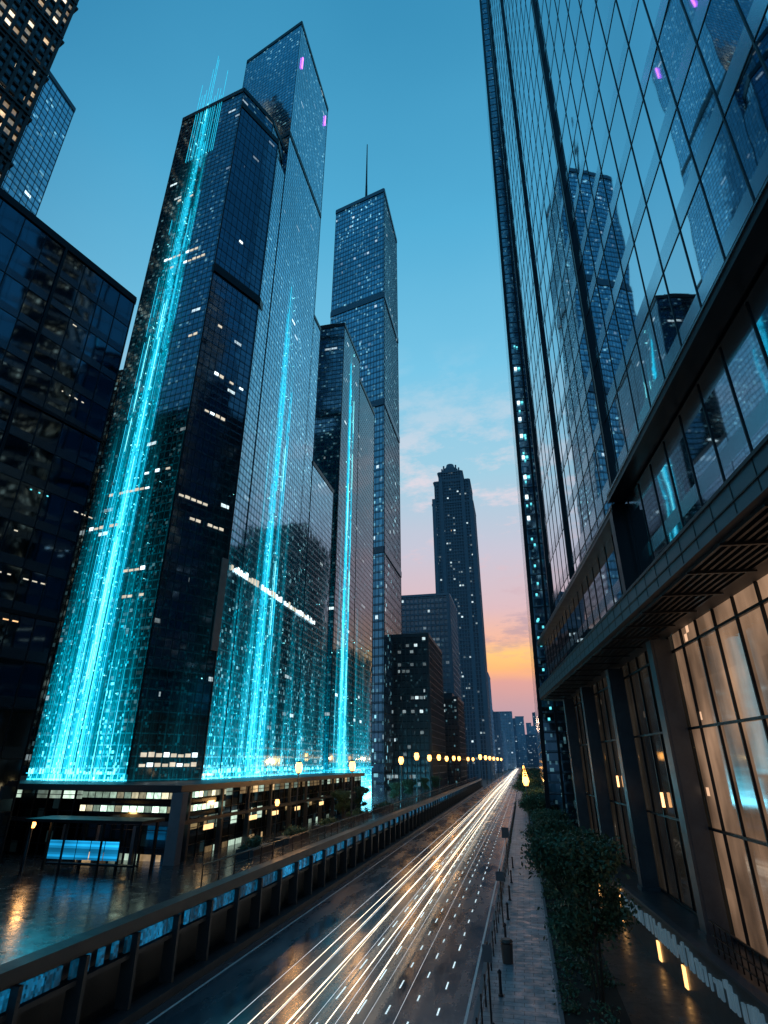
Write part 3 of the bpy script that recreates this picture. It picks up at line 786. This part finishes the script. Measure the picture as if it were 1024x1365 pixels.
while n < 10.5:
    b.obox(O, d_, n_, -22, 67, n-.05, n+.05, 16.36, 16.49); n += .3
s = -21
while s < 67:
    b.obox(O, d_, n_, s-.06, s+.06, 8.2, 10.6, 16.28, 16.355); s += 3.0
b.obj('fascia_joints_and_soffit_ribs', [simple('rib_metal', (.05, .055, .06), .4, .6)], g)

M_col = simple('column_steel', (.11, .13, .15), .38, .55, var=.3)
def lobby(name, st, warm=True):
    m, T, bb = newmat(name)
    uv = T.sep(T.n('ShaderNodeUVMap').outputs[0]); u, v = uv[0], uv[1]
    a, _ = T.noise(T.comb(T.m('MULTIPLY', u, .35), T.m('MULTIPLY', v, .16), 3), 1.0, 3)
    c, _ = T.noise(T.comb(T.m('MULTIPLY', u, 1.4), T.m('MULTIPLY', v, .7), 3), 1.0, 3)
    pv, _ = T.wn(T.comb(T.m('FLOOR', T.m('DIVIDE', u, 2.2)), T.m('FLOOR', T.m('DIVIDE', v, 4.6)), 2))
    k = T.m('MULTIPLY', T.m('POWER', T.m('MULTIPLY', a, 1.9), 2.5), T.m('ADD', T.m('MULTIPLY', c, .6), .6))
    k = T.m('MULTIPLY', k, T.m('ADD', T.m('MULTIPLY', pv, .35), .75))
    lp, _ = T.wn(T.comb(T.m('FLOOR', T.m('MULTIPLY', u, 2.6)), T.m('FLOOR', T.m('MULTIPLY', v, 2.6)), 7))
    k = T.m('ADD', T.m('MULTIPLY', k, st), T.m('MULTIPLY', T.m('GREATER_THAN', lp, .9955), st*3.5))
    bb.inputs['Base Color'].default_value = (.03, .03, .03, 1); bb.inputs['Roughness'].default_value = .06
    bb.inputs['Specular IOR Level'].default_value = .8
    bb.inputs['Emission Color'].default_value = (0.85, 0.50, 0.30, 1) if warm else (.7, .55, .4, 1)
    T.put(bb.inputs['Emission Strength'], k)
    m.cycles.emission_sampling = 'NONE'
    return m
M_lob = lobby('lobby_warm_glass', .27); M_lobd = lobby('lobby_dim_glass', .02, False)
b = MB()
for (a0, a1, mi) in ((-22, 33.3, 0), (33.3, 68, 1)):
    b.face([Rp(a1, 11.5, 2.5), Rp(a0, 11.5, 2.5), Rp(a0, 11.5, 16.5), Rp(a1, 11.5, 16.5)], mi, [(a1, 2.5), (a0, 2.5), (a0, 16.5), (a1, 16.5)])
b.face([Rp(68, 28, 2.5), Rp(68, 11.5, 2.5), Rp(68, 11.5, 16.5), Rp(68, 28, 16.5)], 1, [(28, 2.5), (11.5, 2.5), (11.5, 16.5), (28, 16.5)])
b.obj('lobby_glazing', [M_lob, M_lobd], g)
b = MB(); s = -21
while s < 68:
    b.obox(O, d_, n_, s-.05, s+.05, 11.38, 11.5, 2.5, 16.48); s += 2.2
for z in (7.0, 11.6, 15.6, 2.6):
    b.obox(O, d_, n_, -22, 68, 11.36, 11.5, z-.06, z+.06)
b.obj('lobby_mullions', [M_mull_d], g)
b = MB()
for s in (-8, 11.5, 33.8, 44.6, 55.6, 66.4):
    b.obox(O, d_, n_, s-.42, s+.42, 10.3, 11.34, 2.72, 16.27)
    b.obox(O, d_, n_, s-.55, s+.55, 10.2, 11.35, 2.5, 2.715)
    for q in (-.45, .42):
        b.obox(O, d_, n_, s+q, s+q+.03, 10.45, 11.2, 2.72, 16.27)
b.obj('columns', [M_col], g)
b = MB(); b.obox(O, d_, n_, -22, 78, 9.35, 30, 0.0, 2.5, 0); b.obox(O, d_, n_, -22, 78, 9.2, 9.6, 2.5, 2.62, 1)
b.obj('plinth', [simple('plinth_stone', (.05, .052, .055), .35, bump=.3), M_col], g)
b = MB(); rr = random.Random(5)
s = 20.0
while s < 46:
    hgt = rr.uniform(.5, .9)
    b.obox(O, d_, n_, s, s+rr.uniform(.12, .3), 9.27, 9.35, 1.35, 1.35+hgt)
    if rr.random() < .6: b.obox(O, d_, n_, s, s+.4, 9.28, 9.345, 1.35+hgt*rr.random(), 1.45+hgt*.8)
    s += rr.uniform(.35, .7)
b.obj('raised_lettering', [emis('steel_letters', (.35, .6, .75), .10, base=(.3, .36, .4), sample=False)], g)
b = MB()
for s in (26.5, 34.5, 38.5, 46.5, 54):
    b.obox(O, d_, n_, s-.2, s+.2, 9.28, 9.34, .35, 1.2 if s != 46.5 else 2.2)
b.obj('wall_lights', [emis('wall_light_warm', (1, .5, .16), 2.6)], g)
b = MB(); s = 12.0
while s < 31:
    b.obox(O, d_, n_, s-.02, s+.02, 9.75, 9.80, 2.62, 3.75); s += .6
for z in (3.7, 3.2, 2.85):
    b.obox(O, d_, n_, 12, 31, 9.74, 9.81, z, z+.05)
b.obj('terrace_railing', [M_black], g)
b = MB()
for (s, z) in ((40, 7.5), (51, 8.2), (61, 7.8), (47, 6.3)):
    b.obox(O, d_, n_, s-.12, s+.12, 11.25, 11.36, z, z+.8)
b.obj('lobby_lamp_reflections', [emis('lamp_reflection_glow', (1, .5, .2), 3.0, sample=False)], g)  # glowing boxes standing in for lamp reflections on the lobby glass

F_S = facade('right_tower_glass', (0.16, 0.26, 0.33), cw=0.5, ch=1.1, prob=.0, lw=1.0, seed=91, faint=.3, litstr=1.2, wob=.01, spand=.2)
g = group('tapered_glass_tower', (10, 80, 0))
bp = [(2.1, 74.5), (26, 74.5), (26, 112), (2.6, 112)]
tp = [(6.9, 75.5), (26, 75.5), (26, 112), (7.4, 112)]
b = MB(); b.prism(bp, 0, 190, 0, 1, top=tp); b.obj('glass_walls', [F_S, M_roof], g)
b = MB()
for z in [x*2.2 for x in range(3, 86)]:
    t = z/190
    xl = bp[0][0]+(tp[0][0]-bp[0][0])*t; yl = 74.5+t
    b.box(xl-.04, 26, yl-.06, yl, z-.04, z+.04)
b.hexa([(2.0, 74.35, 0), (2.5, 74.35, 0), (2.5, 74.6, 0), (2.0, 74.6, 0), (6.8, 75.35, 190), (7.3, 75.35, 190), (7.3, 75.6, 190), (6.8, 75.6, 190)])
b.hexa([(3.9, 74.3, 0), (4.2, 74.3, 0), (4.2, 74.6, 0), (3.9, 74.6, 0), (8.4, 75.3, 190), (8.7, 75.3, 190), (8.7, 75.6, 190), (8.4, 75.6, 190)])
b.obj('spandrels_and_fins', [M_mull_d], g)
b = MB()
for z in [41, 44.3, 47.5, 50.8, 54.5, 60.5, 67.0, 57.5]:
    t = z/190; xl = 2.1+4.8*t; yl = 74.3+t
    b.box(xl+.6, xl+1.0, yl-.05, yl, z, z+.6, 0)
    if RND.random() < .6: b.box(xl+1.1, xl+1.5, yl-.05, yl, z+.1, z+.5, 1)
for k in range(26):
    z = RND.uniform(12, 72); t = z/190; xl = 2.1+4.8*t+RND.uniform(.5, 1.4); yl = 74.3+t
    b.box(xl, xl+.25, yl-.05, yl, z, z+.3, 1)
b.obj('lit_windows', [M_white, M_teal], g)

# ------------------------------------------------------------------ light trails
g = group('traffic_light_trails', (-10, 60, 0.6))
def trail(name, mat, xs, rads, zs):
    cu = bpy.data.curves.new(name, 'CURVE'); cu.dimensions = '3D'; cu.bevel_depth = 1.0; cu.bevel_resolution = 1
    for x, r, z in zip(xs, rads, zs):
        sp = cu.splines.new('POLY'); ys = [8+2.5*k for k in range(30)]+[85+12*k for k in range(75)]
        sp.points.add(len(ys)-1); ph = RND.uniform(0, 6); am = RND.uniform(.05, .3); fr = RND.uniform(.012, .03)
        dr = RND.uniform(-.3, .3)
        for i, y in enumerate(ys):
            xx = x+am*math.sin(y*fr+ph)+dr*min(y, 150)/150
            sp.points[i].co = (xx, y, z, 1)
            sp.points[i].radius = r*(1+min(y, 400)/70)*RND.uniform(.9, 1.1)
    cu.materials.append(mat)
    o = bpy.data.objects.new(name, cu); COL.objects.link(o); put(o, g)
M_tw = emis('trail_white', (1, .86, .66), 2.6, sample=False); M_tc = emis('trail_cool', (.8, .9, 1.0), 1.3, sample=False)
trail('headlight_trails', M_tw, [-7.6, -8.3, -8.6, -9.5, -9.9, -10.7, -11.4], [.018, .008, .012, .007, .020, .009, .010], [.6, .62, .7, .65, .6, .66, .7])
trail('cool_trails', M_tc, [-7.9, -9.1, -10.3, -12.2, -6.9, -5.6], [.006, .005, .006, .005, .004, .004], [.7, .6, .9, .6, .8, .6])

# ------------------------------------------------------------------ street lamps
M_pole = simple('lamp_pole', (.08, .085, .09), .4, .7)
def lamp_mesh(h=6.0):
    b = MB()
    b.tube((0, 0, 0), (0, 0, .35), .18, .15, 10, 0); b.tube((0, 0, .35), (0, 0, h-1.0), .085, .06, 8, 0)
    b.tube((0, 0, h-1.05), (0, 0, h-.95), .14, .24, 8, 0)
    b.tube((0, 0, h-.95), (0, 0, h-.5), .2, .36, 12, 1); b.tube((0, 0, h-.5), (0, 0, h-.05), .36, .24, 12, 1)
    b.tube((0, 0, h-.05), (0, 0, h+.12), .28, .05, 8, 0)
    for a in range(4):
        x, y = .22*math.cos(a*1.57+.78), .22*math.sin(a*1.57+.78)
        b.tube((x*.95, y*.95, h-.95), (x*1.68, y*1.68, h-.5), .014, .014, 4, 0)
    return b
lm = None
def lamp(x, y, z0, h=6.0, power=0):
    global lm
    g = group('street_lamp', (x, y, z0))
    if lm is None:
        o = lamp_mesh().obj('pole_and_lantern', [M_pole, M_orange]); lm = o.data
    else:
        o = bpy.data.objects.new('pole_and_lantern', lm); COL.objects.link(o)
    o.parent = g; g.scale = (h/6.0,)*3
    if power:
        ld = bpy.data.lights.new('lamp_light', 'POINT'); ld.energy = power; ld.color = (1, .5, .18); ld.shadow_soft_size = .25
        lo = bpy.data.objects.new('lamp_light', ld); COL.objects.link(lo); lo.parent = g; lo.location = (0.7, 0, 5.5)
lamp(-22.5, 59.5, 3.6, 6.4, 420)
lamp(-19.2, 68, 3.6, 6.5, 420); lamp(-19.2, 97, 3.6, 7.2, 450)
for y in (128, 158): lamp(-19.2, y, 3.6, 7.8, 300)
for y in (112, 143, 175, 190, 222, 245): lamp(-19.2, y, 3.6, 8.0, 0)
for y in (270, 310, 350, 400, 460, 540): lamp(-18, y, 0, 13, 0)
lamp(-21.5, 52, 3.6, 3.4, 90); lamp(-32.5, 36.5, 3.6, 2.8, 60)
for y in (92, 110, 135, 160, 190, 220, 260, 310, 370): lamp(0.2, y, 0.13, 8.0, 90 if y < 100 else 0)
# ------------------------------------------------------------------ bollards, bin, posts
M_bol = simple('bollard_metal', (.05, .05, .055), .35, .8)
bm = None
g = group('pedestrian_railing', (-2.55, 30, .13))
b = MB(); y = 10
while y < 160:
    b.tube((-2.55, y, .13), (-2.55, y, 1.2), .045, .035, 6); b.tube((-2.55, y, 1.2), (-2.55, y, 1.3), .06, .03, 6)
    y += 2.4
b.box(-2.57, -2.53, 10, 160, 1.02, 1.06); b.box(-2.565, -2.535, 10, 160, .55, .58)
b.obj('posts_and_rails', [M_bol], g)
def bollard(x, y):
    global bm
    if bm is None:
        b = MB(); b.tube((0, 0, 0), (0, 0, .08), .13, .12, 10); b.tube((0, 0, .08), (0, 0, .85), .075, .07, 10); b.tube((0, 0, .85), (0, 0, .93), .095, .095, 10); b.tube((0, 0, .93), (0, 0, 1.0), .085, .03, 10)
        o = b.obj('bollard', [M_bol]); bm = o.data
    else:
        o = bpy.data.objects.new('bollard', bm); COL.objects.link(o)
    o.location = (x, y, .13)
for y in (27, 33, 41.5, 47, 53, 60, 68): bollard(-1.95, y)
g = group('waste_bin', (-1.75, 37.8, .13))
b = MB(); b.tube((-1.75, 37.8, .13), (-1.75, 37.8, 1.0), .28, .33, 14); b.tube((-1.75, 37.8, 1.08), (-1.75, 37.8, 1.2), .36, .26, 14)
b.tube((-1.75, 37.8, 1.0), (-1.75, 37.8, 1.08), .2, .2, 10)
b.obj('body_and_lid', [simple('bin_brown', (.10, .07, .06), .5)], g)
def signpost(x, y, h, boards):
    g = group('traffic_sign', (x, y, .13))
    b = MB(); b.tube((x, y, .13), (x, y, h), .045, .04, 8)
    for (z, ww, hh) in boards: b.box(x-ww/2, x+ww/2, y-.09, y-.06, z, z+hh, 1)
    b.obj('post_and_board', [M_bol, simple('sign_back', (.12, .13, .14), .5)], g)
signpost(-2.2, 45, 3.4, [(2.7, .55, .55)]); signpost(-2.2, 29.5, 3.0, [(2.3, .4, .6)]); signpost(-2.3, 64, 4.2, [(3.2, .7, .9)])

# ------------------------------------------------------------------ bus shelter with blue lit panel
g = group('bus_shelter', (-26.5, 36, 3.6))
b = MB(); b.box(-31.5, -23.0, 34.6, 37.0, 6.5, 6.68)
for x in (-31.2, -28.5, -25.8, -23.3):
    b.box(x-.07, x+.07, 36.6, 36.75, 3.6, 6.49); b.box(x-.05, x+.05, 34.8, 34.9, 3.6, 6.49)
b.box(-30.6, -24.2, 36.1, 36.5, 4.0, 4.1)
b.obj('frame', [M_black], g)
b = MB()
x = -30.9
while x < -26.6:
    b.box(x, x+.95, 36.5, 36.56, 4.25, 5.3, 0); x += 1.05
b.obj('lit_showcase', [bluepanel('showcase_blue', 2.2)], g)

# ------------------------------------------------------------------ vegetation
def leafmat(name, c1):
    m, T, bb = newmat(name)
    co = T.n('ShaderNodeTexCoord').outputs['Object']
    a, _ = T.noise(co, 1.2, 3); oi = T.n('ShaderNodeNewGeometry').outputs['Random Per Island']
    T.put(bb.inputs['Base Color'], T.sc(c1, T.m('ADD', T.m('MULTIPLY', a, .9), T.m('MULTIPLY', oi, .8))))
    bb.inputs['Roughness'].default_value = .5
    return m
M_leaf = leafmat('leaves', (.070, .155, .085)); M_bark = simple('bark', (.05, .04, .03), .9, bump=.6)
def tree_meshes(seed, h=6.3, leaves=18000, trunks=3):
    r = random.Random(seed); tb = MB(); lb = MB(); tips = []
    def branch(p, dr, L, rr, lev):
        q = p+dr*L; mid = p+dr*L*.5+Vector((r.uniform(-.06, .06), r.uniform(-.06, .06), 0))*L
        tb.tube(p, mid, rr, rr*.82, 6, 0, False); tb.tube(mid, q, rr*.82, rr*.62, 6, 0, False)
        if lev >= 1: tips.append(q)
        if lev >= 1: tips.append(mid)
        if lev == 4: return
        for k in range(3 if lev < 2 else 2):
            a = r.uniform(0, 6.28); sp = r.uniform(.3, .75)
            nd = (dr+Vector((math.cos(a)*sp, math.sin(a)*sp, r.uniform(-.1, .3)))).normalized()
            branch(q, nd, L*r.uniform(.6, .78), rr*.6, lev+1)
    for t in range(trunks):
        a = 6.28*t/trunks+r.random()
        branch(Vector((.15*math.cos(a), .15*math.sin(a), 0)), Vector((.08*math.cos(a), .08*math.sin(a), 1)).normalized(), h*.37, .08, 0)
    for t in range(10):
        a = r.uniform(0, 6.28); z0 = r.uniform(1.2, 2.9)
        branch(Vector((.1*math.cos(a), .1*math.sin(a), z0)), Vector((math.cos(a), math.sin(a), .4)).normalized(), r.uniform(.6, 1.0), .035, 2)
    per = max(1, leaves//len(tips))
    for tp_ in tips:
        if r.random() < .08: continue
        cs = r.uniform(.18, .38)
        for i in range(int(per*r.uniform(.5, 1.6))):
            c = tp_+Vector((r.gauss(0, cs), r.gauss(0, cs), r.gauss(0, cs*.75)))
            s_ = r.uniform(.05, .10)
            e1 = Vector((r.gauss(0, 1), r.gauss(0, 1), r.gauss(0, .6))).normalized(); e2 = e1.cross(Vector((r.gauss(0, 1), r.gauss(0, 1), r.gauss(0, 1)))).normalized()
            lb.face([c-e1*s_*1.5, c-e2*s_*.7, c+e1*s_*1.5, c+e2*s_*.7])
    return tb, lb
TM = [tree_meshes(3), tree_meshes(8)]
TD = {}
def tree(x, y, z, sc, k, rot=0, sz=1.0):
    g = group('street_tree', (x, y, z))
    if k not in TD:
        o1 = TM[k][0].obj('trunk_and_limbs', [M_bark], smooth=True); o2 = TM[k][1].obj('foliage', [M_leaf]); TD[k] = (o1.data, o2.data)
    else:
        o1 = bpy.data.objects.new('trunk_and_limbs', TD[k][0]); o2 = bpy.data.objects.new('foliage', TD[k][1]); COL.objects.link(o1); COL.objects.link(o2)
    o1.parent = g; o2.parent = g; g.scale = (sc, sc, sc*sz); g.rotation_euler = (0, 0, rot)
tree(2.4, 33.0, .18, .95, 0, 0, 1.12)
for i, (x, y, s) in enumerate(((2.0, 57, .8), (2.0, 68, .85), (2.0, 80, .95), (1.8, 95, 1.0), (1.8, 112, 1.1), (1.6, 135, 1.2), (1.6, 160, 1.2), (1.6, 190, 1.3))):
    tree(x, y, .18, s, (i+1) % 2, i*1.3)
for i, (x, y) in enumerate(((-22.3, 75), (-22.5, 84), (-22, 106), (-22, 118), (-22, 138), (-21, 150))):
    tree(x, y, 3.6, .5, i % 2, i)
def shrubs(name, x0, x1, y0, y1, z, n, hh, seed):
    r = random.Random(seed); b = MB()
    nc = max(4, int((x1-x0)*(y1-y0)*1.6))
    cl = [(r.uniform(x0, x1), r.uniform(y0, y1), r.uniform(.3, 1)*hh, r.uniform(.2, .5)) for _ in range(nc)]
    for i in range(n):
        cx, cy, ch_, cr = r.choice(cl)
        c = Vector((r.gauss(cx, cr*.6), r.gauss(cy, cr*.6), z+abs(r.gauss(ch_*.5, ch_*.3))))
        s_ = r.uniform(.04, .08)
        e1 = Vector((r.gauss(0, 1), r.gauss(0, 1), r.gauss(0, .7))).normalized(); e2 = e1.cross(Vector((r.gauss(0, 1), r.gauss(0, 1), r.gauss(0, 1)))).normalized()
        b.face([c-e1*s_*1.5, c-e2*s_*.7, c+e1*s_*1.5, c+e2*s_*.7])
    return b.obj(name, [M_leaf])
shrubs('shrub_bed', .9, 3.2, 22, 60, .18, 9000, .45, 4)
for (y0, y1) in ((44, 48), (51, 56), (61, 66), (72, 80), (86, 94)):
    g = group('planter', (-20.5, y0, 3.6))
    b = MB(); b.box(-21.2, -19.8, y0, y1, 3.6, 4.1); b.obj('box', [M_concd], g)
    o = shrubs('shrubs', -21.0, -20.0, y0+.3, y1-.3, 4.1, 1500, .6, int(y0)); put(o, g)
print('ok', len(bpy.data.objects))
